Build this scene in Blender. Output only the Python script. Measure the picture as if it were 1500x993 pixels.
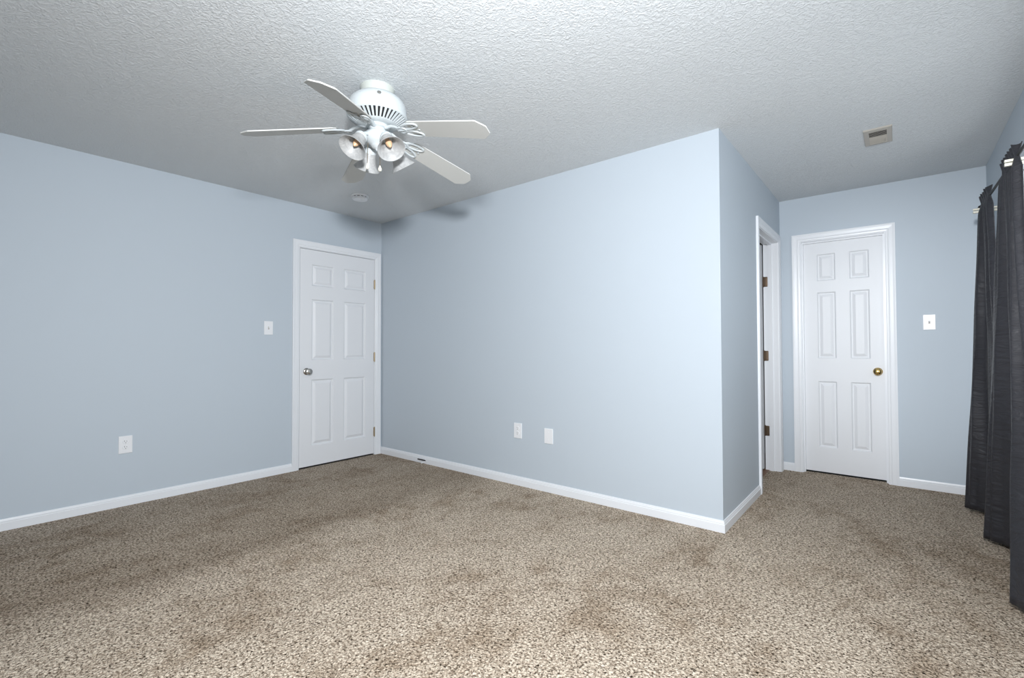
import bpy, bmesh, math, random
from mathutils import Vector, Matrix
random.seed(7)
S = bpy.context.scene
for o in list(bpy.data.objects): bpy.data.objects.remove(o)
COL = S.collection

# ------------------------------------------------------------------ camera
H = 2.44
W1, D1, W2 = 3.4264, 1.8886, 4.7721      # outer corner x, far wall y, window wall x
YR = -4.30                               # wall behind the camera
yaw, pitch, roll = -0.68586, 0.01912, -0.00297
fw = Vector((math.sin(yaw)*math.cos(pitch), math.cos(yaw)*math.cos(pitch), math.sin(pitch)))
rt = Vector((math.cos(yaw), -math.sin(yaw), 0)); up = rt.cross(fw)
r2 = rt*math.cos(roll)+up*math.sin(roll); u2 = up*math.cos(roll)-rt*math.sin(roll)
cam = bpy.data.cameras.new('camera'); co = bpy.data.objects.new('camera', cam); COL.objects.link(co)
M = Matrix((r2, u2, -fw)).transposed().to_4x4(); M.translation = (4.2478, -2.9941, 1.1071)
co.matrix_world = M
cam.sensor_width = 36; cam.lens = 689.74/1500*36; cam.clip_start = 0.02
S.camera = co

# ------------------------------------------------------------------ light and exposure
w = bpy.data.worlds.new('sky'); S.world = w; w.use_nodes = True
bg = w.node_tree.nodes['Background']; bg.inputs[0].default_value = (.80, .90, 1, 1); bg.inputs[1].default_value = 1.0

def lamp(name, kind, loc, energy, color=(1, 1, 1), aim=None, **kw):
    l = bpy.data.lights.new(name, kind); l.energy = energy; l.color = color
    for k, v in kw.items(): setattr(l, k, v)
    o = bpy.data.objects.new(name, l); COL.objects.link(o); o.location = loc
    if aim is not None: o.rotation_euler = (Vector(aim)-Vector(loc)).to_track_quat('-Z', 'Y').to_euler()
    return o
FL = (4.20, -2.92, 1.78)
lamp('photo_flash', 'SPOT', FL, 432, (.975, 1.0, 1.03), aim=(FL[0]-1.55, FL[1]+1.75, 1.02), spot_size=math.radians(180), spot_blend=1.0, shadow_soft_size=.10)
lamp('alcove_fill', 'SPOT', FL, 265, (.97, 1.0, 1.03), aim=(4.34, D1, 1.15), spot_size=math.radians(34), spot_blend=1.0, shadow_soft_size=.10)  # added fill spot, only there to brighten the alcove
lamp('window_daylight', 'AREA', (W2+.145, .25, 1.33), 21, (.92, .98, 1.02), aim=(0, .25, 1.33), shape='RECTANGLE', size=1.38, size_y=1.38)
S.view_settings.view_transform = 'Standard'; S.view_settings.look = 'None'
S.view_settings.exposure = 0.0; S.view_settings.gamma = 1; S.view_settings.use_curve_mapping = False

# ------------------------------------------------------------------ materials
def mat(name, col, rough=.5, metal=0, spec=.5, sheen=0):
    m = bpy.data.materials.new(name); m.use_nodes = True
    b = m.node_tree.nodes['Principled BSDF']
    b.inputs['Base Color'].default_value = (*col, 1); b.inputs['Roughness'].default_value = rough
    b.inputs['Metallic'].default_value = metal; b.inputs['Specular IOR Level'].default_value = spec
    b.inputs['Sheen Weight'].default_value = sheen
    return m
def N(m, t, **kw):
    n = m.node_tree.nodes.new(t)
    for k, v in kw.items():
        if k in n.inputs: n.inputs[k].default_value = v
        else: setattr(n, k, v)
    return n
def L(m, a, b): m.node_tree.links.new(a, b)
def coords(m, scale=(1, 1, 1), rot=(0, 0, 0)):
    g = N(m, 'ShaderNodeTexCoord'); p = N(m, 'ShaderNodeMapping')
    p.inputs['Scale'].default_value = scale; p.inputs['Rotation'].default_value = rot
    L(m, g.outputs['Object'], p.inputs['Vector']); return p.outputs['Vector']
def bump(m, height, strength, dist):
    b = N(m, 'ShaderNodeBump'); b.inputs['Strength'].default_value = strength; b.inputs['Distance'].default_value = dist
    L(m, height, b.inputs['Height']); L(m, b.outputs['Normal'], m.node_tree.nodes['Principled BSDF'].inputs['Normal']); return b
def noise(m, vec, scale, detail=2, rough=.5, distort=0):
    n = N(m, 'ShaderNodeTexNoise'); n.inputs['Scale'].default_value = scale; n.inputs['Detail'].default_value = detail
    n.inputs['Roughness'].default_value = rough; n.inputs['Distortion'].default_value = distort
    L(m, vec, n.inputs['Vector']); return n.outputs['Fac']
def ramp(m, fac, stops):
    r = N(m, 'ShaderNodeValToRGB'); e = r.color_ramp.elements
    while len(e) < len(stops): e.new(.5)
    for i, (p, c) in enumerate(stops): e[i].position = p; e[i].color = (*c, 1) if len(c) == 3 else c
    L(m, fac, r.inputs['Fac']); return r.outputs['Color']
def math_(m, op, a, b=None, clamp=False):
    n = N(m, 'ShaderNodeMath'); n.operation = op; n.use_clamp = clamp
    for i, v in enumerate((a, b)):
        if v is None: continue
        if isinstance(v, (int, float)): n.inputs[i].default_value = v
        else: L(m, v, n.inputs[i])
    return n.outputs[0]
def mixc(m, fac, a, b, mode='MIX'):
    n = N(m, 'ShaderNodeMix'); n.data_type = 'RGBA'; n.blend_type = mode
    for s, v in ((n.inputs[0], fac), (n.inputs[6], a), (n.inputs[7], b)):
        if isinstance(v, (int, float)): s.default_value = v
        elif isinstance(v, tuple): s.default_value = (*v, 1)
        else: L(m, v, s)
    return n.outputs[2]

WALL = mat('wall_paint', (.515, .575, .632), .62, spec=.3)
v = coords(WALL); bump(WALL, noise(WALL, v, 220, 3, .6), .10, .002)
CEIL = mat('ceiling_texture', (.665, .69, .705), .8, spec=.2)
v = coords(CEIL, (1, 1, 1)); f1 = noise(CEIL, v, 44, 3, .62, 1.6); v2 = coords(CEIL, (26, 60, 20), (0, 0, .7)); f2 = noise(CEIL, v2, 1, 3, .6, 1.2)
hh = math_(CEIL, 'ADD', ramp(CEIL, f1, [(.42, (0, 0, 0)), (.62, (1, 1, 1))]), math_(CEIL, 'MULTIPLY', f2, .8))
bump(CEIL, hh, .45, .005)
TRIM = mat('trim_paint', (.80, .82, .85), .32, spec=.45)
v = coords(TRIM); bump(TRIM, noise(TRIM, v, 90, 2), .03, .002)
DOOR = mat('door_paint', (.765, .78, .805), .42, spec=.3)
v = coords(DOOR, (60, 60, 6)); bump(DOOR, noise(DOOR, v, 3, 3), .05, .001)
PLATE = mat('white_plastic', (.82, .83, .85), .28, spec=.5)
v = coords(PLATE); bump(PLATE, noise(PLATE, v, 400, 1), .02, .0005)
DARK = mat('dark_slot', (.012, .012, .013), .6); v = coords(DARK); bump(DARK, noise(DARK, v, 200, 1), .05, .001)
BLACKM = mat('black_metal', (.012, .012, .013), .55, spec=.25); v = coords(BLACKM); bump(BLACKM, noise(BLACKM, v, 150, 2), .04, .001)
BRASS = mat('polished_brass', (.80, .56, .20), .18, 1); v = coords(BRASS); bump(BRASS, noise(BRASS, v, 120, 1), .03, .001)
NICK = mat('satin_nickel', (.50, .48, .45), .25, 1); v = coords(NICK); bump(NICK, noise(NICK, v, 120, 1), .03, .001)
BRONZE = mat('antique_bronze', (.13, .09, .06), .42, .7); v = coords(BRONZE); bump(BRONZE, noise(BRONZE, v, 150, 2), .08, .001)
OLDBR = mat('aged_brass', (.45, .36, .24), .35, .9); v = coords(OLDBR); bump(OLDBR, noise(OLDBR, v, 150, 2), .08, .001)
FANW = mat('fan_white_enamel', (.54, .58, .595), .34, spec=.5); v = coords(FANW); bump(FANW, noise(FANW, v, 60, 1), .02, .001)
CANOPY = mat('canopy_ivory_enamel', (.50, .525, .49), .36, spec=.45); v = coords(CANOPY); bump(CANOPY, noise(CANOPY, v, 60, 1), .02, .001)
BLADE = mat('fan_blade_white', (.56, .565, .545), .45, spec=.4); v = coords(BLADE, (3, 60, 60)); bump(BLADE, noise(BLADE, v, 3, 3), .04, .001)
BULB = mat('amber_bulb_glass', (.72, .46, .28), .2, spec=.6); v = coords(BULB); bump(BULB, noise(BULB, v, 60, 1), .02, .001)
CREAM = mat('cream_enamel', (.74, .72, .62), .4); v = coords(CREAM); bump(CREAM, noise(CREAM, v, 100, 1), .03, .001)
VENT = mat('vent_bounce_tan_enamel', (.44, .41, .365), .5); v = coords(VENT); bump(VENT, noise(VENT, v, 100, 2), .06, .001)  # off-white vent; the tan of bounced light is put into its colour
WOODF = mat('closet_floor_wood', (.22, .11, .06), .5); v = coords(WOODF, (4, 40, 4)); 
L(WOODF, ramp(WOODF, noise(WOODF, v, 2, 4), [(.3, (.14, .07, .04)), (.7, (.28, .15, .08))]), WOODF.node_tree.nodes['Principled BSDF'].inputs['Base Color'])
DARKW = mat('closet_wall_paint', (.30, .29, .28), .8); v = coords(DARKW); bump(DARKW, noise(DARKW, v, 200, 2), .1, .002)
BLIND = mat('blind_white', (.82, .83, .84), .5); v = coords(BLIND, (3, 3, 200)); bump(BLIND, noise(BLIND, v, 2, 1), .03, .001)

# shade glass: frosted, faintly marbled, light passes through
SHADE = mat('frosted_marbled_glass', (.80, .80, .79), .35, spec=.5)
nt = SHADE.node_tree; b = nt.nodes['Principled BSDF']; out = nt.nodes['Material Output']
v = coords(SHADE); cc = ramp(SHADE, noise(SHADE, v, 28, 4, .6, 1.5), [(.35, (.50, .505, .505)), (.65, (.68, .685, .68))]); L(SHADE, cc, b.inputs['Base Color'])
tr = N(SHADE, 'ShaderNodeBsdfTranslucent'); L(SHADE, cc, tr.inputs['Color']); mx = N(SHADE, 'ShaderNodeMixShader'); mx.inputs[0].default_value = .4
L(SHADE, b.outputs[0], mx.inputs[1]); L(SHADE, tr.outputs[0], mx.inputs[2]); L(SHADE, mx.outputs[0], out.inputs['Surface'])

GLASS = mat('window_glass', (1, 1, 1), .02)
nt = GLASS.node_tree; b = nt.nodes['Principled BSDF']; out = nt.nodes['Material Output']
tp = N(GLASS, 'ShaderNodeBsdfTransparent'); mx = N(GLASS, 'ShaderNodeMixShader'); mx.inputs[0].default_value = .88
L(GLASS, b.outputs[0], mx.inputs[1]); L(GLASS, tp.outputs[0], mx.inputs[2]); L(GLASS, mx.outputs[0], out.inputs['Surface'])

# carpet: frieze pile of light and dark yarn ends, brushed nap in wide patches
CARPET = mat('carpet_frieze', (.4, .35, .3), .95, spec=.1, sheen=.0)
v = coords(CARPET)
vo = N(CARPET, 'ShaderNodeTexVoronoi'); vo.inputs['Scale'].default_value = 88; vo.inputs['Randomness'].default_value = 1
wv = N(CARPET, 'ShaderNodeVectorMath'); wv.operation = 'ADD'
nz = N(CARPET, 'ShaderNodeTexNoise'); nz.inputs['Scale'].default_value = 90; L(CARPET, v, nz.inputs['Vector'])
sc = N(CARPET, 'ShaderNodeVectorMath'); sc.operation = 'SCALE'; sc.inputs['Scale'].default_value = .014; L(CARPET, nz.outputs['Color'], sc.inputs[0])
L(CARPET, v, wv.inputs[0]); L(CARPET, sc.outputs[0], wv.inputs[1]); L(CARPET, wv.outputs[0], vo.inputs['Vector'])
fine = noise(CARPET, v, 125, 3, .62, .8)
yarn = ramp(CARPET, fine, [(.36, (.035, .025, .016)), (.425, (.36, .288, .212)), (.48, (.80, .678, .54)), (.62, (.97, .85, .70))])
tuft = ramp(CARPET, vo.outputs['Distance'], [(.25, (1, 1, 1)), (.75, (.40, .36, .33))])
base = mixc(CARPET, .8, yarn, tuft, 'MULTIPLY')
patch = noise(CARPET, coords(CARPET, (1, .55, 1)), 2.2, 4, .6, .8)
patch2 = noise(CARPET, coords(CARPET, (1, .8, 1), (0, 0, .5)), 6.5, 3, .6, 1.0)
patch = math_(CARPET, 'ADD', math_(CARPET, 'MULTIPLY', patch, .6), math_(CARPET, 'MULTIPLY', patch2, .4))
nap = ramp(CARPET, patch, [(.38, (.69, .645, .60)), (.50, (.93, .92, .91)), (.60, (1.0, 1.0, 1.0))])
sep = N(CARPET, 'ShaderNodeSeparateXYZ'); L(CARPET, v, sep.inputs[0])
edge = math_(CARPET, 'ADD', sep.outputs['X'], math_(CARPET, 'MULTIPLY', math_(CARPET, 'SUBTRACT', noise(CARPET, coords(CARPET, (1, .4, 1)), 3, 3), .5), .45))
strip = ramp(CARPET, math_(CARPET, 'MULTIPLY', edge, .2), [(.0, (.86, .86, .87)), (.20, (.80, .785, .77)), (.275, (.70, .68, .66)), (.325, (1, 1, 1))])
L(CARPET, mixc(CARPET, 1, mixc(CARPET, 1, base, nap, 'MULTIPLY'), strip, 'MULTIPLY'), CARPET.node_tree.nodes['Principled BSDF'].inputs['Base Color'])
bump(CARPET, math_(CARPET, 'SUBTRACT', fine, math_(CARPET, 'MULTIPLY', vo.outputs['Distance'], .6)), 1.0, .012)

# curtain cloth
CLOTH = mat('black_satin_cloth', (.021, .021, .026), .48, spec=.5, sheen=.04)
v = coords(CLOTH, (6, 9, 26)); f1 = noise(CLOTH, v, 1, 4, .55, .8); f2 = noise(CLOTH, coords(CLOTH), 500, 1)
bump(CLOTH, math_(CLOTH, 'ADD', f1, math_(CLOTH, 'MULTIPLY', f2, .04)), .6, .02)

# ------------------------------------------------------------------ mesh helpers
def box(bm, a, b):
    x0, y0, z0 = a; x1, y1, z1 = b
    vs = [bm.verts.new(p) for p in ((x0, y0, z0), (x1, y0, z0), (x1, y1, z0), (x0, y1, z0), (x0, y0, z1), (x1, y0, z1), (x1, y1, z1), (x0, y1, z1))]
    fs = [bm.faces.new([vs[i] for i in q]) for q in ((0, 3, 2, 1), (4, 5, 6, 7), (0, 1, 5, 4), (1, 2, 6, 5), (2, 3, 7, 6), (3, 0, 4, 7))]
    return vs, fs
def bevel_box(bm, a, b, r, seg=2, only_y=None):
    t = bmesh.new(); box(t, a, b)
    ed = t.edges[:] if only_y is None else [e for e in t.edges if abs(e.verts[0].co.y-e.verts[1].co.y) > 1e-6 or all(abs(q.co.y-only_y) < 1e-6 for q in e.verts)]
    bmesh.ops.bevel(t, geom=ed, offset=r, segments=seg, affect='EDGES', profile=.6)
    merge(bm, t)
def merge(bm, t, mtx=None):
    if mtx is not None: bmesh.ops.transform(t, matrix=mtx, verts=t.verts[:])
    me = bpy.data.meshes.new('tmp'); t.to_mesh(me); t.free(); bm.from_mesh(me); bpy.data.meshes.remove(me)
def lathe(bm, prof, n=32, mtx=None, a0=0, close=False):
    """prof: (radius, height) pairs about +Z; zero radius ends close the surface"""
    t = bmesh.new(); rings = []
    for r, h in prof:
        if r < 1e-6: rings.append([t.verts.new((0, 0, h))])
        else: rings.append([t.verts.new((r*math.cos(a0+2*math.pi*i/n), r*math.sin(a0+2*math.pi*i/n), h)) for i in range(n)])
    for A, B in zip(rings, rings[1:]):
        for i in range(n):
            j = (i+1) % n
            q = [A[i % len(A)], A[j % len(A)], B[j % len(B)], B[i % len(B)]]
            u = []
            for x in q:
                if x not in u: u.append(x)
            if len(u) > 2: t.faces.new(u)
    bmesh.ops.recalc_face_normals(t, faces=t.faces[:])
    merge(bm, t, mtx)
def tube(bm, pts, r, n=10, closed=False, flat=1.0):
    t = bmesh.new(); P = [Vector(p) for p in pts]; k = len(P); rings = []
    ref = None
    for i in range(k):
        if closed: d = P[(i+1) % k]-P[i-1]
        else: d = P[min(i+1, k-1)]-P[max(i-1, 0)]
        d.normalize()
        if ref is None: ref = Vector((0, 0, 1)) if abs(d.z) < .9 else Vector((1, 0, 0))
        a = d.cross(ref); a.normalize(); c = a.cross(d); c.normalize(); ref = c
        rr = r[i] if isinstance(r, (list, tuple)) else r
        rings.append([t.verts.new(P[i]+a*rr*math.cos(2*math.pi*j/n)+c*rr*flat*math.sin(2*math.pi*j/n)) for j in range(n)])
    for i in range(k if closed else k-1):
        A, B = rings[i], rings[(i+1) % k]
        for j in range(n): t.faces.new((A[j], A[(j+1) % n], B[(j+1) % n], B[j]))
    if not closed: t.faces.new(rings[0][::-1]); t.faces.new(rings[-1])
    bmesh.ops.recalc_face_normals(t, faces=t.faces[:])
    merge(bm, t)
def obj(name, bm, m, parent=None, smooth=False, angle=40):
    me = bpy.data.meshes.new(name); bm.to_mesh(me); bm.free(); me.materials.append(m)
    o = bpy.data.objects.new(name, me); COL.objects.link(o)
    if parent is not None: o.parent = parent
    if smooth:
        for p in me.polygons: p.use_smooth = True
        try: me.set_sharp_from_angle(angle=math.radians(angle))
        except Exception: pass
    return o
def tag(o, label=None, cat=None, group=None, kind=None):
    if label: o['label'] = label
    if cat: o['category'] = cat
    if group: o['group'] = group
    if kind: o['kind'] = kind
    return o
def empty(name, loc, rz=0):
    o = bpy.data.objects.new(name, None); o.empty_display_size = .1; COL.objects.link(o)
    o.location = loc; o.rotation_euler = (0, 0, rz); return o
def struct(name, bm, m, label, cat, smooth=False):
    return tag(obj(name, bm, m, None, smooth), label, cat, kind='structure')
R90 = math.pi/2
YOUT = Matrix.Rotation(math.pi/2, 4, 'X')      # turns +Z into -Y: out of the wall, towards the room

# ------------------------------------------------------------------ shell
T = .115
# door openings (centre along wall, width, height)
A_C, A_W, DH = -.485, .80, 2.04
C_C, C_W = 1.392, .745
D_C, D_W = 3.884, .585
WN0, WN1, WZ0, WZ1 = -.45, .95, .62, 2.03     # window on the right wall

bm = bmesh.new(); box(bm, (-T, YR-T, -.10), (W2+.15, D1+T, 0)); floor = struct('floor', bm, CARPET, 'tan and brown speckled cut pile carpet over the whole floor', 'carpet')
bm = bmesh.new(); box(bm, (-T, YR-T, H), (W2+.15, D1+T, H+.1)); struct('ceiling', bm, CEIL, 'white stomp textured ceiling', 'ceiling')
bm = bmesh.new()
box(bm, (-T, YR, 0), (0, A_C-A_W/2-.02, H)); box(bm, (-T, A_C-A_W/2-.02, DH+.02), (0, A_C+A_W/2+.02, H)); box(bm, (-T, A_C+A_W/2+.02, 0), (0, T, H)); box(bm, (-T, A_C-A_W/2-.02, 0), (-T+.012, A_C+A_W/2+.02, DH+.02))  # last box is an added backing, blocks outside light at the door
struct('wall_left', bm, WALL, 'light blue-grey wall on the left with the six-panel door in its corner', 'wall')
bm = bmesh.new(); box(bm, (0, 0, 0), (W1, T, H)); struct('wall_center', bm, WALL, 'long blank light blue-grey wall with two white plates low down', 'wall')
bm = bmesh.new()
box(bm, (W1-T, T, 0), (W1, C_C-C_W/2-.02, H)); box(bm, (W1-T, C_C-C_W/2-.02, DH+.02), (W1, C_C+C_W/2+.02, H)); box(bm, (W1-T, C_C+C_W/2+.02, 0), (W1, D1, H))
struct('wall_return', bm, WALL, 'short blue-grey wall turning back past the outer corner to a doorway', 'wall')
bm = bmesh.new()
box(bm, (W1-T, D1, 0), (D_C-D_W/2-.02, D1+T, H)); box(bm, (D_C-D_W/2-.02, D1, DH+.02), (D_C+D_W/2+.02, D1+T, H)); box(bm, (D_C+D_W/2+.02, D1, 0), (W2, D1+T, H)); box(bm, (D_C-D_W/2-.02, D1+T-.008, 0), (D_C+D_W/2+.02, D1+T, DH+.02))  # last box added unseen behind the door to stop light leaking in
struct('wall_far', bm, WALL, 'blue-grey end wall of the alcove around the narrow white door', 'wall')
bm = bmesh.new()
box(bm, (W2, YR, 0), (W2+.15, WN0, H)); box(bm, (W2, WN1, 0), (W2+.15, D1+T, H)); box(bm, (W2, WN0, 0), (W2+.15, WN1, WZ0)); box(bm, (W2, WN0, WZ1), (W2+.15, WN1, H))
struct('wall_right', bm, WALL, 'blue-grey window wall behind the black curtains', 'wall')
bm = bmesh.new(); box(bm, (-T, YR-T, 0), (W2+.15, YR, H)); struct('wall_rear', bm, WALL, 'blue-grey wall behind the viewer', 'wall')
# the dark closet behind the open doorway
cx0, cy0, cy1 = 1.7, T, 2.5
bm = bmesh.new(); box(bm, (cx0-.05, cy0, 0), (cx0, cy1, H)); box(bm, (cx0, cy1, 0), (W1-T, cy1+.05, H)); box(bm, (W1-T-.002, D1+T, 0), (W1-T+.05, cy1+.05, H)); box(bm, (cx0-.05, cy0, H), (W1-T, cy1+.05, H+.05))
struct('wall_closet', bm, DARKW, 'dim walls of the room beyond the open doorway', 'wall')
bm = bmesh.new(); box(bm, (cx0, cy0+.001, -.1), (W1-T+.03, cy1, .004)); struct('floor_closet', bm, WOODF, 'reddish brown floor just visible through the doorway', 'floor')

# ------------------------------------------------------------------ baseboards
BB = [(0, 0), (.0125, 0), (.0125, .047), (.0095, .051), (.0100, .057), (.0072, .062), (.0050, .070), (0, .071)]
def baseboard(name, a, b, ma, mb, label):
    """a, b ends on the wall line; ma, mb how far each end shifts per unit of thickness"""
    bm = bmesh.new(); ra = [bm.verts.new((a[0]+ma[0]*d, a[1]+ma[1]*d, z)) for d, z in BB]; rb = [bm.verts.new((b[0]+mb[0]*d, b[1]+mb[1]*d, z)) for d, z in BB]
    k = len(BB)
    for i in range(k): bm.faces.new((ra[i], ra[(i+1) % k], rb[(i+1) % k], rb[i]))
    bm.faces.new(ra); bm.faces.new(rb[::-1]); bmesh.ops.recalc_face_normals(bm, faces=bm.faces[:])
    return struct(name, bm, TRIM, label, 'baseboard')
CO = .069
baseboard('baseboard_left', (0, YR), (0, A_C-A_W/2-CO), (1, 0), (1, 0), 'white baseboard along the left wall up to the door casing')
baseboard('baseboard_center', (.0, 0), (W1, 0), (0, -1), (1, -1), 'long white baseboard under the blank wall')
baseboard('baseboard_return', (W1, 0), (W1, C_C-C_W/2-CO), (1, -1), (1, 0), 'short white baseboard from the outer corner to the doorway')
baseboard('baseboard_far_left', (W1, D1), (D_C-D_W/2-CO, D1), (0, -1), (0, -1), 'stub of white baseboard left of the narrow door')
baseboard('baseboard_far_right', (D_C+D_W/2+CO, D1), (W2, D1), (0, -1), (-1, -1), 'white baseboard right of the narrow door')
baseboard('baseboard_right', (W2, D1), (W2, YR), (-1, -1), (-1, 0), 'white baseboard behind the curtains')

# ------------------------------------------------------------------ doors
CAS = [(0, 0), (0, .008), (.004, .0105), (.016, .0115), (.021, .0145), (.027, .0135), (.046, .0150), (.056, .0175), (.064, .0165), (.064, 0)]
def casing_bm(w_, h_):
    bm = bmesh.new(); wi = w_/2+.005; hi = h_+.005; rows = []
    for u, d in CAS:
        rows.append([bm.verts.new(p) for p in ((-wi-u, -d, 0), (-wi-u, -d, hi+u), (wi+u, -d, hi+u), (wi+u, -d, 0))])
    for A, B in zip(rows, rows[1:]):
        for i in range(3): bm.faces.new((A[i], A[i+1], B[i+1], B[i]))
    for i in range(3): bm.faces.new((rows[0][i], rows[0][i+1], rows[-1][i+1], rows[-1][i]))
    for i in (0, 3): bm.faces.new([r[i] for r in rows])
    bmesh.ops.recalc_face_normals(bm, faces=bm.faces[:]); return bm
def jamb_bm(w_, h_, depth, stop):
    bm = bmesh.new(); a = w_/2
    box(bm, (-a-.019, 0, 0), (-a, depth, h_+.019)); box(bm, (a, 0, 0), (a+.019, depth, h_+.019)); box(bm, (-a, 0, h_), (a, depth, h_+.019))
    s0, s1 = stop
    if s1 > s0:
        box(bm, (-a, s0, 0), (-a+.011, s1, h_)); box(bm, (a-.011, s0, 0), (a, s1, h_)); box(bm, (-a+.011, s0, h_-.011), (a-.011, s1, h_))
    return bm
def slab_bm(w_, h_, cols, rows, t=.035, both=False):
    """front at y=0 facing -Y, x from 0 to w_, panels moulded into the face"""
    bm = bmesh.new()
    xs = [0]+[c for q in cols for c in q]+[w_]; zs = [0]+[c for q in sorted(rows) for c in q]+[h_]
    prof = [(0, 0), (.004, .003), (.009, .0115), (.013, .0125), (.018, .0125), (.038, .0025), (.042, .0015)]
    g = {}
    def vv(x, y, z):
        k = (round(x, 5), round(y, 5), round(z, 5))
        if k not in g: g[k] = bm.verts.new((x, y, z))
        return g[k]
    for i in range(len(xs)-1):
        for j in range(len(zs)-1):
            x0, x1, z0, z1 = xs[i], xs[i+1], zs[j], zs[j+1]
            if i % 2 == 0 or j % 2 == 0: bm.faces.new((vv(x0, 0, z0), vv(x1, 0, z0), vv(x1, 0, z1), vv(x0, 0, z1))); continue
            R = [[vv(x0+k, d, z0+k), vv(x1-k, d, z0+k), vv(x1-k, d, z1-k), vv(x0+k, d, z1-k)] for k, d in prof]
            for A, B in zip(R, R[1:]):
                for q in range(4): bm.faces.new((A[q], A[(q+1) % 4], B[(q+1) % 4], B[q]))
            bm.faces.new(R[-1])
    e = [bm.verts.new(p) for p in ((0, 0, 0), (w_, 0, 0), (w_, 0, h_), (0, 0, h_), (0, t, 0), (w_, t, 0), (w_, t, h_), (0, t, h_))]
    for q in ((0, 4, 5, 1), (1, 5, 6, 2), (2, 6, 7, 3), (3, 7, 4, 0), (4, 7, 6, 5)): bm.faces.new([e[i] for i in q])
    return bm
def knob(parent, x, y, z, m, round_=True):
    bm = bmesh.new()
    lathe(bm, [(0, .012), (.010, .012), (.010, .030), (.016, .034), (.0255, .042), (.0275, .052), (.025, .061), (.016, .067), (0, .069)] if round_ else
          [(0, .012), (.010, .012), (.010, .032), (.020, .036), (.027, .043), (.0285, .052), (.0270, .060), (.0200, .064), (0, .0655)], 32, YOUT)
    k = obj('door_knob', bm, m, parent, True); k.location = (x, y, z)
    bm = bmesh.new(); lathe(bm, [(.0325, 0), (.0325, .004), (.029, .008), (.018, .012), (0, .0125)], 32, YOUT); obj('rosette', bm, m, k, True)
    return k

# door_1: closed, opens into the room, hinge knuckles on the right
d1 = tag(empty('door_1', (0, A_C, 0), R90), 'closed white six-panel door in the left wall beside the room corner', 'door', kind='structure')
obj('casing', casing_bm(A_W, DH), TRIM, d1); obj('jamb', jamb_bm(A_W, DH, .10, (.040, .052)), TRIM, d1)
k0 = .018
def cols_at(c, W, ys): return [(a-(c-W/2)-.003, b_-(c-W/2)-.003) for a, b_ in ys]
s1 = obj('door_panel', slab_bm(A_W-.006, 2.022, cols_at(A_C, A_W, ((-.768, -.545), (-.436, -.190))), ((.185, .803), (.985, 1.558), (1.683, 1.886))), DOOR, d1)
s1.location = (-A_W/2+.003, .002, .014)
knob(d1, -A_W/2+.070, .002, .895, NICK, False)
for z in (1.777, 1.018, .238):
    bm = bmesh.new(); lathe(bm, [(0, -.052), (.004, -.051), (.0045, -.046), (.0062, -.0445), (.0062, .0445), (.0045, .046), (.004, .051), (0, .052)], 14); box(bm, (-.008, .003, -.0445), (.008, .0065, .0445))
    h = obj('hinge', bm, OLDBR, d1, True); h.location = (A_W/2-.0005, -.0065, z)
bm = bmesh.new(); box(bm, (-A_W/2, .006, 0), (A_W/2, .055, .003)); obj('gap_shade', bm, DARK, d1)  # black strip standing in for the shade under the door

# door_2: the doorway in the short wall; its slab is swung away into the dim room
d2 = tag(empty('door_2', (W1, C_C, 0), R90), 'open doorway in the short return wall, white casing with brown hinges', 'door', kind='structure')
obj('casing', casing_bm(C_W, DH), TRIM, d2); obj('jamb', jamb_bm(C_W, DH, T, (.045, .075)), TRIM, d2)
s2 = obj('door_panel', slab_bm(.74, 2.022, ((.12, .32), (.42, .62)), ((.19, .80), (.98, 1.56), (1.68, 1.89))), DOOR, d2)
s2.rotation_euler = (0, 0, R90); s2.location = (C_W/2+.0, T+.008, .014)
for z in (1.70, 1.03, .355):
    bm = bmesh.new()
    bevel_box(bm, (-.001, -.001, -.0445), (.030, .002, .0445), .006, 3)
    t = bmesh.new(); lathe(t, [(0, -.05), (.0062, -.0465), (.0062, .0465), (0, .05)], 14); merge(bm, t, Matrix.Translation((.034, -.002, 0)))
    h = obj('hinge', bm, BRONZE, d2); h.location = (C_W/2-.0012, T-.034, z); h.rotation_euler = (0, 0, R90)

# door_3: closed narrow door at the end of the alcove, opens away
d3 = tag(empty('door_3', (D_C, D1, 0), 0), 'closed narrow white six-panel door with brass knob in the end wall', 'door', kind='structure')
obj('casing', casing_bm(D_W, DH), TRIM, d3); obj('jamb', jamb_bm(D_W, DH, .105, (.028, .060)), TRIM, d3)
q3 = lambda x: 4.2478+(x-4.2478)*1.0123
s3 = obj('door_panel', slab_bm(D_W-.006, 2.022, [(q3(a)-(D_C-D_W/2)-.003, q3(b_)-(D_C-D_W/2)-.003) for a, b_ in ((3.708, 3.844), (3.940, 4.076))], ((.213, .793), (.993, 1.577), (1.677, 1.914)), .034), DOOR, d3)
s3.location = (-D_W/2+.003, .0605, .014)
knob(d3, q3(4.121)-D_C, .0605, .903, BRASS)
bm = bmesh.new(); box(bm, (-D_W/2, .064, 0), (D_W/2, .095, .003)); obj('gap_shade', bm, DARK, d3)  # shade in the gap below the slab, done as a black strip

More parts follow.
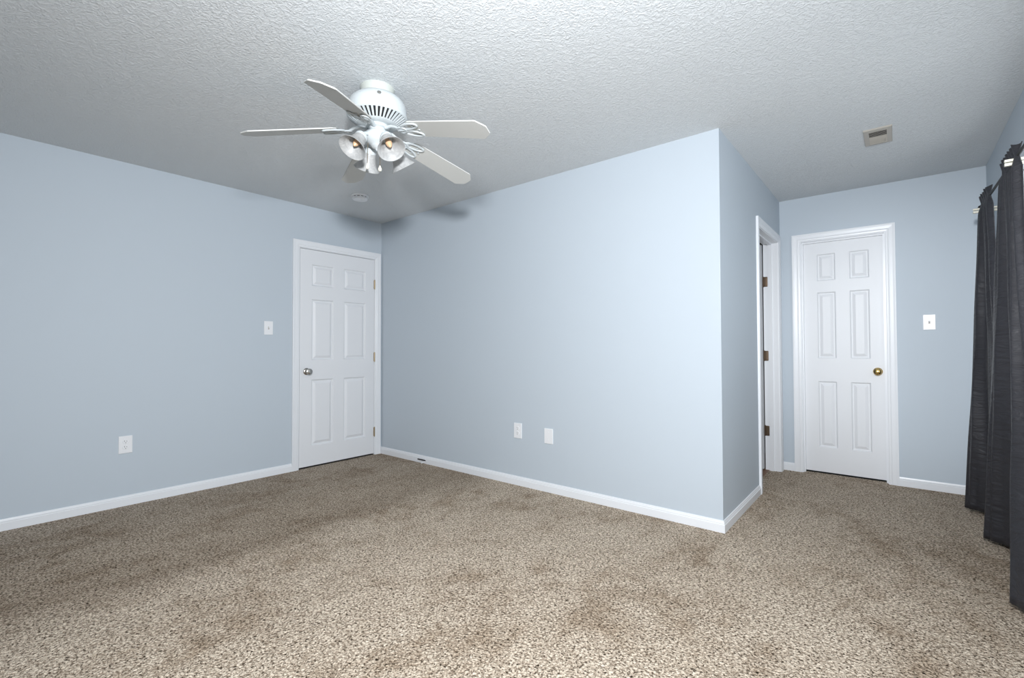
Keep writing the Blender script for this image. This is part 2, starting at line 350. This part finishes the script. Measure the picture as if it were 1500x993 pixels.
# ------------------------------------------------------------------ wall plates
def plate_bm(w_=.074, h_=.118, t=.006):
    bm = bmesh.new(); bevel_box(bm, (-w_/2, -t, -h_/2), (w_/2, 0, h_/2), .003, 3, only_y=-t); return bm
def screw(parent, z, y=-.006):
    bm = bmesh.new(); lathe(bm, [(.0034, 0), (.0032, .0008), (.002, .0014), (0, .0015)], 14, YOUT); box(bm, (-.0027, -.0017, -.0004), (.0027, -.0012, .0004))
    s = obj('screw', bm, PLATE, parent); s.location = (0, y, z)
def switch(loc, rz, label):
    r = tag(empty('light_switch', loc, rz), label, 'light switch', 'toggle light switches')
    obj('wall_plate', plate_bm(), PLATE, r)
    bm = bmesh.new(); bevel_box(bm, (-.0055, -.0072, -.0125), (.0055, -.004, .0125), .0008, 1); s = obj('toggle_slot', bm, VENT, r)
    bm = bmesh.new(); t = bmesh.new(); bevel_box(t, (-.0042, -.017, -.0045), (.0042, 0, .0045), .0016, 2); merge(bm, t, Matrix.Rotation(-.45, 4, 'X'))
    tg = obj('toggle', bm, PLATE, r); tg.location = (0, -.006, 0)
    screw(r, .030); screw(r, -.030)
switch((0, -1.162, 1.288), R90, 'white toggle light switch on the left wall beside the closed door')
switch((4.442, D1, 1.298), 0, 'white toggle light switch between the brass-knob door and the black curtains')
def outlet(loc, rz, label):
    r = tag(empty('wall_outlet', loc, rz), label, 'outlet', 'duplex wall outlets')
    obj('wall_plate', plate_bm(.078, .122), PLATE, r)
    for dz in (.0195, -.0195):
        bm = bmesh.new()
        t = bmesh.new(); lathe(t, [(.0172, 0), (.0172, .002), (.016, .0028), (0, .0028)], 28, YOUT)
        for q in t.verts: q.co.z = max(-.0142, min(.0142, q.co.z))
        merge(bm, t)
        f = obj('receptacle', bm, PLATE, r); f.location = (0, -.006, dz)
        bm = bmesh.new()
        for x, h_ in ((-.0063, .0045), (.0063, .0035)): box(bm, (x-.001, -.0031, .001), (x+.001, -.0024, .001+2*h_))
        lathe(bm, [(.0026, .0024), (.0026, .0031), (0, .0031)], 12, Matrix.Translation((0, 0, -.007)) @ YOUT)
        obj('slots', bm, DARK, f)
    screw(r, 0)
outlet((0, -2.137, .431), R90, 'white duplex outlet low on the left wall')
outlet((1.858, 0, .438), 0, 'white duplex outlet low on the long wall, beside the blank plate')
r = tag(empty('blank_plate', (2.161, 0, .428), 0), 'plain white blank plate low on the long wall, right of the outlet', 'wall plate')
obj('wall_plate', plate_bm(.078, .116), PLATE, r); screw(r, .030); screw(r, -.030)

# door stop on the long baseboard
r = tag(empty('door_stop', (.685, -.0125, .034), 0), 'small dark door stop bar on the long baseboard near the corner', 'door stop')
bm = bmesh.new(); tube(bm, [(-.055, -.010, .0), (.055, -.010, 0)], .0055, 10); obj('bar', bm, BLACKM, r, True)
bm = bmesh.new(); lathe(bm, [(.012, 0), (.012, .003), (.006, .005), (.0045, .012), (0, .012)], 16, YOUT); t = obj('mount', bm, PLATE, r, True); t.location = (.04, 0, 0)
bm = bmesh.new(); tube(bm, [(.045, -.004, -.012), (.040, -.045, -.020)], .005, 10); obj('rubber_tip', bm, PLATE, r, True)

# ------------------------------------------------------------------ ceiling fittings
def smoke():
    r = tag(empty('smoke_detector', (.632, -.668, H)), 'small round white smoke detector on the ceiling beyond the fan', 'smoke detector')
    bm = bmesh.new(); lathe(bm, [(0, 0), (.074, 0), (.074, -.010), (.070, -.013), (0, -.013)], 36); obj('mounting_base', bm, PLATE, r, True)
    bm = bmesh.new(); lathe(bm, [(.060, -.012), (.060, -.022), (0, -.022)], 36); obj('vent_gap', bm, DARK, r, True)
    bm = bmesh.new(); lathe(bm, [(.066, -.019), (.066, -.026), (.058, -.036), (.030, -.041), (0, -.042)], 36); 
    for i in range(12):
        a = i*math.pi/6; t = bmesh.new(); box(t, (.058, -.006, -.022), (.066, .006, -.012)); merge(bm, t, Matrix.Rotation(a, 4, 'Z'))
    obj('cover', bm, PLATE, r, True)
    bm = bmesh.new(); lathe(bm, [(.009, -.039), (.009, -.0435), (.006, -.045), (0, -.0455)], 16, Matrix.Translation((.022, .0, 0))); obj('test_button', bm, PLATE, r, True)
smoke()
def register():
    r = tag(empty('air_vent', (4.172, .752, H)), 'metal air register in the alcove ceiling, coloured tan for bounced light', 'air vent')
    bm = bmesh.new(); w_, d_, iw, idp = .070, .140, .044, .104
    # sloped frame
    o_ = [(-w_, -d_), (w_, -d_), (w_, d_), (-w_, d_)]; i_ = [(-iw, -idp), (iw, -idp), (iw, idp), (-iw, idp)]
    A = [bm.verts.new((*p, 0)) for p in o_]; B = [bm.verts.new((*p, -.004)) for p in o_]; Cc = [bm.verts.new((p[0]*.97, p[1]*.97, -.008)) for p in o_]; Dd = [bm.verts.new((*p, -.010)) for p in i_]; E_ = [bm.verts.new((*p, -.001)) for p in i_]
    for P, Q in ((A, B), (B, Cc), (Cc, Dd), (Dd, E_)):
        for k in range(4): bm.faces.new((P[k], P[(k+1) % 4], Q[(k+1) % 4], Q[k]))
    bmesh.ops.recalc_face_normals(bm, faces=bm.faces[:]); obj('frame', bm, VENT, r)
    bm = bmesh.new(); box(bm, (-iw, -idp, -.0015), (iw, idp, -.0005)); obj('duct_shade', bm, DARK, r)  # black sheet behind the louvers in place of the shade inside the duct
    n = 11
    for k in range(n):
        y = -idp+.010+(2*idp-.02)*k/(n-1)
        bm = bmesh.new(); t = bmesh.new(); box(t, (-iw, -.0085, -.0006), (iw, .0085, .0006)); merge(bm, t, Matrix.Rotation((.36 if k < 5 else -.62), 4, 'X'))
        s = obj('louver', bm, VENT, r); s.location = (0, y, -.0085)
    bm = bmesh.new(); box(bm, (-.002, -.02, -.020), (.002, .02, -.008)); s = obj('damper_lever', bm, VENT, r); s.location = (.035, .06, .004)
register()

# ------------------------------------------------------------------ ceiling fan
FX, FY = 2.197, -1.575
def fan():
    r = tag(empty('ceiling_fan', (FX, FY, H)), 'white five-blade ceiling fan with four bell glass lights', 'ceiling fan')
    bm = bmesh.new(); lathe(bm, [(0, 0), (.086, 0), (.087, -.006), (.083, -.012), (.082, -.030), (.074, -.042), (.060, -.048), (0, -.048)], 48); obj('canopy', bm, CANOPY, r, True)
    bm = bmesh.new()
    lathe(bm, [(.055, -.046), (.085, -.047), (.112, -.054), (.132, -.070), (.143, -.092), (.147, -.115), (.147, -.140), (.150, -.143), (.150, -.150), (.147, -.154), (.143, -.157)], 64)
    lathe(bm, [(.100, -.186), (.096, -.190), (.070, -.194), (0, -.194)], 48)
    for i in range(40):
        a = 2*math.pi*i/40; t = bmesh.new()
        v_ = [t.verts.new(p) for p in ((.143, -.0055, -.157), (.143, .0055, -.157), (.099, .0040, -.188), (.099, -.0040, -.188), (.143, -.0055, -.151), (.143, .0055, -.151), (.099, .0040, -.182), (.099, -.0040, -.182))]
        for q in ((0, 1, 2, 3), (7, 6, 5, 4), (0, 4, 5, 1), (1, 5, 6, 2), (2, 6, 7, 3), (3, 7, 4, 0)): t.faces.new([v_[k] for k in q])
        bmesh.ops.recalc_face_normals(t, faces=t.faces[:]); merge(bm, t, Matrix.Rotation(a, 4, 'Z'))
    hs = obj('motor_housing', bm, FANW, r, True)
    bm = bmesh.new(); lathe(bm, [(.144, -.150), (.098, -.180), (0, -.180)], 48); obj('vent_recess', bm, DARK, hs, True)
    bm = bmesh.new(); lathe(bm, [(0, 0), (.010, 0), (.010, .0012), (.0085, .0022), (0, .0025)], 20, Matrix.Translation((.1225, -.075, -.090)) @ Matrix.Rotation(math.radians(-31), 4, 'Z') @ Matrix.Rotation(math.radians(68), 4, 'Y'))
    obj('maker_badge', bm, NICK, hs, True)
    # flywheel and switch housing
    bm = bmesh.new(); lathe(bm, [(0, -.192), (.058, -.192), (.060, -.200), (.056, -.208), (.046, -.212), (.046, -.222), (.060, -.232), (.064, -.246), (.060, -.268), (.048, -.284), (.034, -.292), (.030, -.300), (0, -.300)], 40); sw = obj('switch_housing', bm, FANW, r, True)
    # blades
    R_, PH, zt = .634, -56.04, 2.131-H
    tilt = Matrix.Translation((0, 0, zt)) @ Matrix.Rotation(.033, 4, 'Y') @ Matrix.Rotation(-.004, 4, 'X')
    r0 = .190
    for k in range(5):
        mt = tilt @ Matrix.Rotation(math.radians(PH+72*k), 4, 'Z')
        droop = Matrix.Translation((R_, 0, 0)) @ Matrix.Rotation(math.radians(9.5), 4, 'Y') @ Matrix.Translation((-R_, 0, 0))
        pitchm = Matrix.Rotation(math.radians(-13), 4, 'X')
        bm = bmesh.new(); t = bmesh.new()
        out = [(r0, -.046), (r0+.012, -.055), (R_-.045, -.066), (R_-.012, -.058), (R_, -.034), (R_+.001, .034), (R_-.012, .058), (R_-.045, .066), (r0+.012, .055), (r0, .046)]
        out = [(r0, -.044), (r0+.018, -.056), (R_-.050, -.066), (R_-.042, -.0645), (R_-.004, -.030), (R_, -.022), (R_, .022), (R_-.004, .030), (R_-.042, .0645), (R_-.050, .066), (r0+.018, .056), (r0, .044)]
        a_ = [t.verts.new((x, y, .003)) for x, y in out]; b_ = [t.verts.new((x, y, -.003)) for x, y in out]
        t.faces.new(a_); t.faces.new(b_[::-1]); n = len(out)
        for i in range(n): t.faces.new((a_[i], b_[i], b_[(i+1) % n], a_[(i+1) % n]))
        bmesh.ops.recalc_face_normals(t, faces=t.faces[:])
        bmesh.ops.bevel(t, geom=[e for e in t.edges if abs(e.verts[0].co.z-e.verts[1].co.z) < 1e-6], offset=.0012, segments=1, affect='EDGES')
        merge(bm, t, mt @ droop @ pitchm)
        bl = obj('blade', bm, BLADE, r)
        # cast scroll bracket: an arm from the flywheel and two open loops under the blade
        bm = bmesh.new(); zz = -.008
        def xf(p): return (mt @ droop @ pitchm) @ Vector(p)
        hub = mt
        tube(bm, [hub @ Vector((.050, 0, .100)), hub @ Vector((.085, 0, .102)), hub @ Vector((.115, 0, .092)), xf((.140, 0, zz-.003)), xf((.165, 0, zz))], [.012, .011, .010, .0095, .009], 10, flat=.7)
        for s_ in (1, -1):
            loop = []
            for i in range(22):
                a = 2*math.pi*i/22
                loop.append(xf((.205+.052*math.cos(a), s_*(.026+.019*math.sin(a)+.010*math.cos(a)), zz)))
            tube(bm, loop, .0062, 8, True, flat=.75)
        loop = [xf((.150+.026*math.cos(2*math.pi*i/20), .020*math.sin(2*math.pi*i/20), zz-.002)) for i in range(20)]
        tube(bm, loop, .0060, 8, True, flat=.75)
        for x, y in ((.225, .026), (.225, -.026), (.252, 0)):
            t = bmesh.new(); lathe(t, [(.0055, 0), (.005, -.003), (0, -.004)], 10); merge(bm, t, mt @ droop @ pitchm @ Matrix.Translation((x, y, zz+.003)))
        obj('blade_bracket', bm, FANW, r, True)
    # light kit: four arms with bell shades
    for k in range(4):
        az = math.radians((-10, -82, 86, 165)[k]); mt = Matrix.Rotation(az, 4, 'Z')
        dn = math.radians(54); ax = Vector((math.cos(dn), 0, -math.sin(dn)))
        p0 = Vector((.040, 0, -.262)); p3 = Vector((.096, 0, -.276))
        bm = bmesh.new(); pts = []
        for i in range(9):
            u = i/8; c1 = Vector((.062, 0, -.246)); c2 = p3-ax*.020
            pts.append(mt @ (p0*(1-u)**3+c1*3*u*(1-u)**2+c2*3*u*u*(1-u)+p3*u**3))
        tube(bm, pts, .0095, 12)
        base = mt @ Matrix.Translation(p3) @ Vector((0, 0, 1)).rotation_difference(ax).to_matrix().to_4x4()
        lathe(bm, [(0, -.004), (.020, -.004), (.029, .004), (.0315, .010), (.0315, .022), (.029, .024), (0, .024)], 28, base)
        arm = obj('light_arm', bm, FANW, r, True)
        bm = bmesh.new()
        op = [(.026, .012), (.030, .022), (.033, .034), (.036, .050), (.041, .066), (.048, .081), (.057, .094), (.066, .103), (.0685, .106)]
        inn = [(a-.0035, b_+.0005) for a, b_ in op[::-1]]
        lathe(bm, op+[(.0680, .1075)]+inn[1:], 36, base); obj('glass_shade', bm, SHADE, arm, True)
        bm = bmesh.new(); lathe(bm, [(0, .020), (.011, .020), (.011, .036), (.0125, .040), (.0165, .052), (.0165, .062), (.012, .076), (.006, .086), (0, .092)], 20, base); obj('bulb', bm, BULB, arm, True)
    # pull chains
    bm = bmesh.new(); lathe(bm, [(.030, -.298), (.024, -.306), (.010, -.312), (.006, -.320), (0, -.323)], 24); obj('finial', bm, FANW, r, True)
    for (x, y, z1, nm) in ((.0424, -.0144, -.425, 0), (-.022, -.040, -.405, 1)):
        bm = bmesh.new(); tube(bm, [(x, y, -.285), (x*1.05, y*1.05, -.32), (x*1.06, y*1.06, z1)], .0013, 6)
        ch = obj('pull_chain', bm, OLDBR, r)
        bm = bmesh.new(); lathe(bm, [(0, .014), (.0035, .012), (.0045, .006), (.0085, 0), (.0095, -.008), (.006, -.015), (0, -.017)], 16, Matrix.Translation((x*1.06, y*1.06, z1))); obj('pull_knob', bm, CREAM, ch, True)
    return r
fan()

# ------------------------------------------------------------------ window and curtains
wr = tag(empty('window_1', (W2, (WN0+WN1)/2, 0), -R90), 'white cased window behind the black curtains', 'window', kind='structure')
ww = WN1-WN0
bm = bmesh.new(); hi = WZ1
for a, b_ in (((-ww/2-.07, -.017, WZ0-.07), (-ww/2, 0, hi+.07)), ((ww/2, -.017, WZ0-.07), (ww/2+.07, 0, hi+.07)), ((-ww/2, -.017, hi), (ww/2, 0, hi+.07)), ((-ww/2, -.017, WZ0-.07), (ww/2, 0, WZ0))): bevel_box(bm, a, b_, .003, 2)
obj('casing', bm, TRIM, wr)
bm = bmesh.new()
box(bm, (-ww/2-.002, 0, WZ0), (-ww/2+.006, .15, hi)); box(bm, (ww/2-.006, 0, WZ0), (ww/2+.002, .15, hi)); box(bm, (-ww/2+.006, 0, hi-.006), (ww/2-.006, .15, hi+.002)); box(bm, (-ww/2+.006, 0, WZ0-.002), (ww/2-.006, .15, WZ0+.006))
obj('jamb', bm, TRIM, wr)
bm = bmesh.new()
for a, b_ in (((-ww/2, .05, WZ0), (-ww/2+.05, .10, hi)), ((ww/2-.05, .05, WZ0), (ww/2, .10, hi)), ((-ww/2+.05, .05, hi-.05), (ww/2-.05, .10, hi)), ((-ww/2+.05, .05, WZ0), (ww/2-.05, .10, WZ0+.05)), ((-ww/2+.05, .06, (WZ0+hi)/2-.02), (ww/2-.05, .095, (WZ0+hi)/2+.02)), ((-.025, .055, WZ0+.05), (.025, .098, hi-.05))): box(bm, a, b_)
obj('sash', bm, TRIM, wr)
bm = bmesh.new(); box(bm, (-ww/2+.05, .078, WZ0+.05), (ww/2-.05, .082, hi-.05)); obj('pane', bm, GLASS, wr)
def rodz(y): return 1.990+.032*(y-.16)
RX = 4.690
rr = tag(empty('curtain_rod', (0, 0, 0)), 'thin black curtain rod on cream brackets along the window wall', 'curtain rod')
bm = bmesh.new(); tube(bm, [(RX, 1.375, rodz(1.375)), (RX, .3, rodz(.3)), (RX, -1.25, rodz(-1.25))], .0065, 12)
for y in (1.385, -1.26): lathe(bm, [(0, -.018), (.012, -.012), (.016, 0), (.012, .012), (0, .018)], 16, Matrix.Translation((RX, y, rodz(y))))
obj('rod', bm, BLACKM, rr, True)
for y in (1.345, .170, -1.20):
    z = rodz(y); bm = bmesh.new()
    bevel_box(bm, (RX-.042, y-.009, z-.040), (W2-.003, y+.009, z-.026), .003, 2)
    bevel_box(bm, (RX-.042, y-.009, z-.022), (W2-.003, y+.009, z-.0095), .003, 2)
    bevel_box(bm, (W2-.005, y-.016, z-.060), (W2, y+.016, z+.012), .0015, 1)
    obj('bracket', bm, CREAM, rr)

def spline(P, s):
    """Catmull-Rom through P, s in 0..1"""
    n = len(P)-1; u = min(max(s, 0), 1)*n; i = min(int(u), n-1); f = u-i
    p0, p1, p2, p3 = P[max(i-1, 0)], P[i], P[i+1], P[min(i+2, n)]
    return tuple(.5*((2*b)+(c-a)*f+(2*a-5*b+4*c-d)*f*f+(3*b-a-3*c+d)*f**3) for a, b, c, d in zip(p0, p1, p2, p3))
def curtain(label, y0, y1, hem, waves, power, seed, FLR=0):
    """header gathered on the rod from y0 to y1; hem is the plan of the bottom edge"""
    rnd = random.Random(seed); bm = bmesh.new(); nc, nr = 220, 70
    V = []
    for i in range(nr+1):
        row = []
        for j in range(nc+1):
            s = j/nc
            hy = y0+(y1-y0)*s; top = rodz(hy)+.052+.004*math.sin(s*waves*9.1)
            t = (i/nr)
            # rows crowd near the heading
            t = t**1.25; z = top+(.030-top)*t
            below = max(0, (rodz(hy)-z)/(rodz(hy)-.03))
            g = below**(power+1.5*s*s*FLR)
            hx = RX-.004+.016*math.sin(2*math.pi*waves*s+seed)*min(1, .25+abs(rodz(hy)-z)*14)
            bx, by = spline(hem, s)
            ripple = .010*math.sin(2*math.pi*waves*s+seed)*(1-.55*g)+.004*math.sin(2*math.pi*waves*2.3*s+1.7*seed+z*1.3)*g
            x = hx*(1-g)+bx*g+ripple*g+.004*math.sin(z*9+s*31+seed)*g*(1-g)*2
            y = hy*(1-g)+by*g+.005*math.sin(z*7+s*23)*g
            row.append(bm.verts.new((min(x, W2-.022), y, z)))
        V.append(row)
    for A, B in zip(V, V[1:]):
        for j in range(nc): bm.faces.new((A[j], A[j+1], B[j+1], B[j]))
    bmesh.ops.recalc_face_normals(bm, faces=bm.faces[:])
    o = obj('curtain', bm, CLOTH, None, True, 80); tag(o, label, 'curtain', 'black curtains on the window wall')
    m = o.modifiers.new('thick', 'SOLIDIFY'); m.thickness = .0035; m.offset = 0
    return o
curtain('narrow black curtain panel at the far end of the rod, beside the end wall', 1.315, .97,
        [(4.700, 1.50), (4.640, 1.46), (4.583, 1.405), (4.612, 1.365), (4.660, 1.335), (4.715, 1.27), (4.735, 1.20), (4.700, 1.13), (4.680, 1.07), (4.715, 1.00), (4.725, .95)], 5, .80, 1.0)
curtain('wide black curtain panel nearest the viewer, cut by the edge of view', .50, .13,
        [(4.705, .90), (4.650, .83), (4.607, .765), (4.640, .735), (4.690, .685), (4.725, .62), (4.740, .50), (4.705, .38), (4.680, .28), (4.715, .17), (4.735, .05), (4.690, -.04), (4.610, -.10), (4.626, -.16), (4.680, -.26), (4.720, -.38), (4.690, -.50)], 7, .75, 2.0, 1)
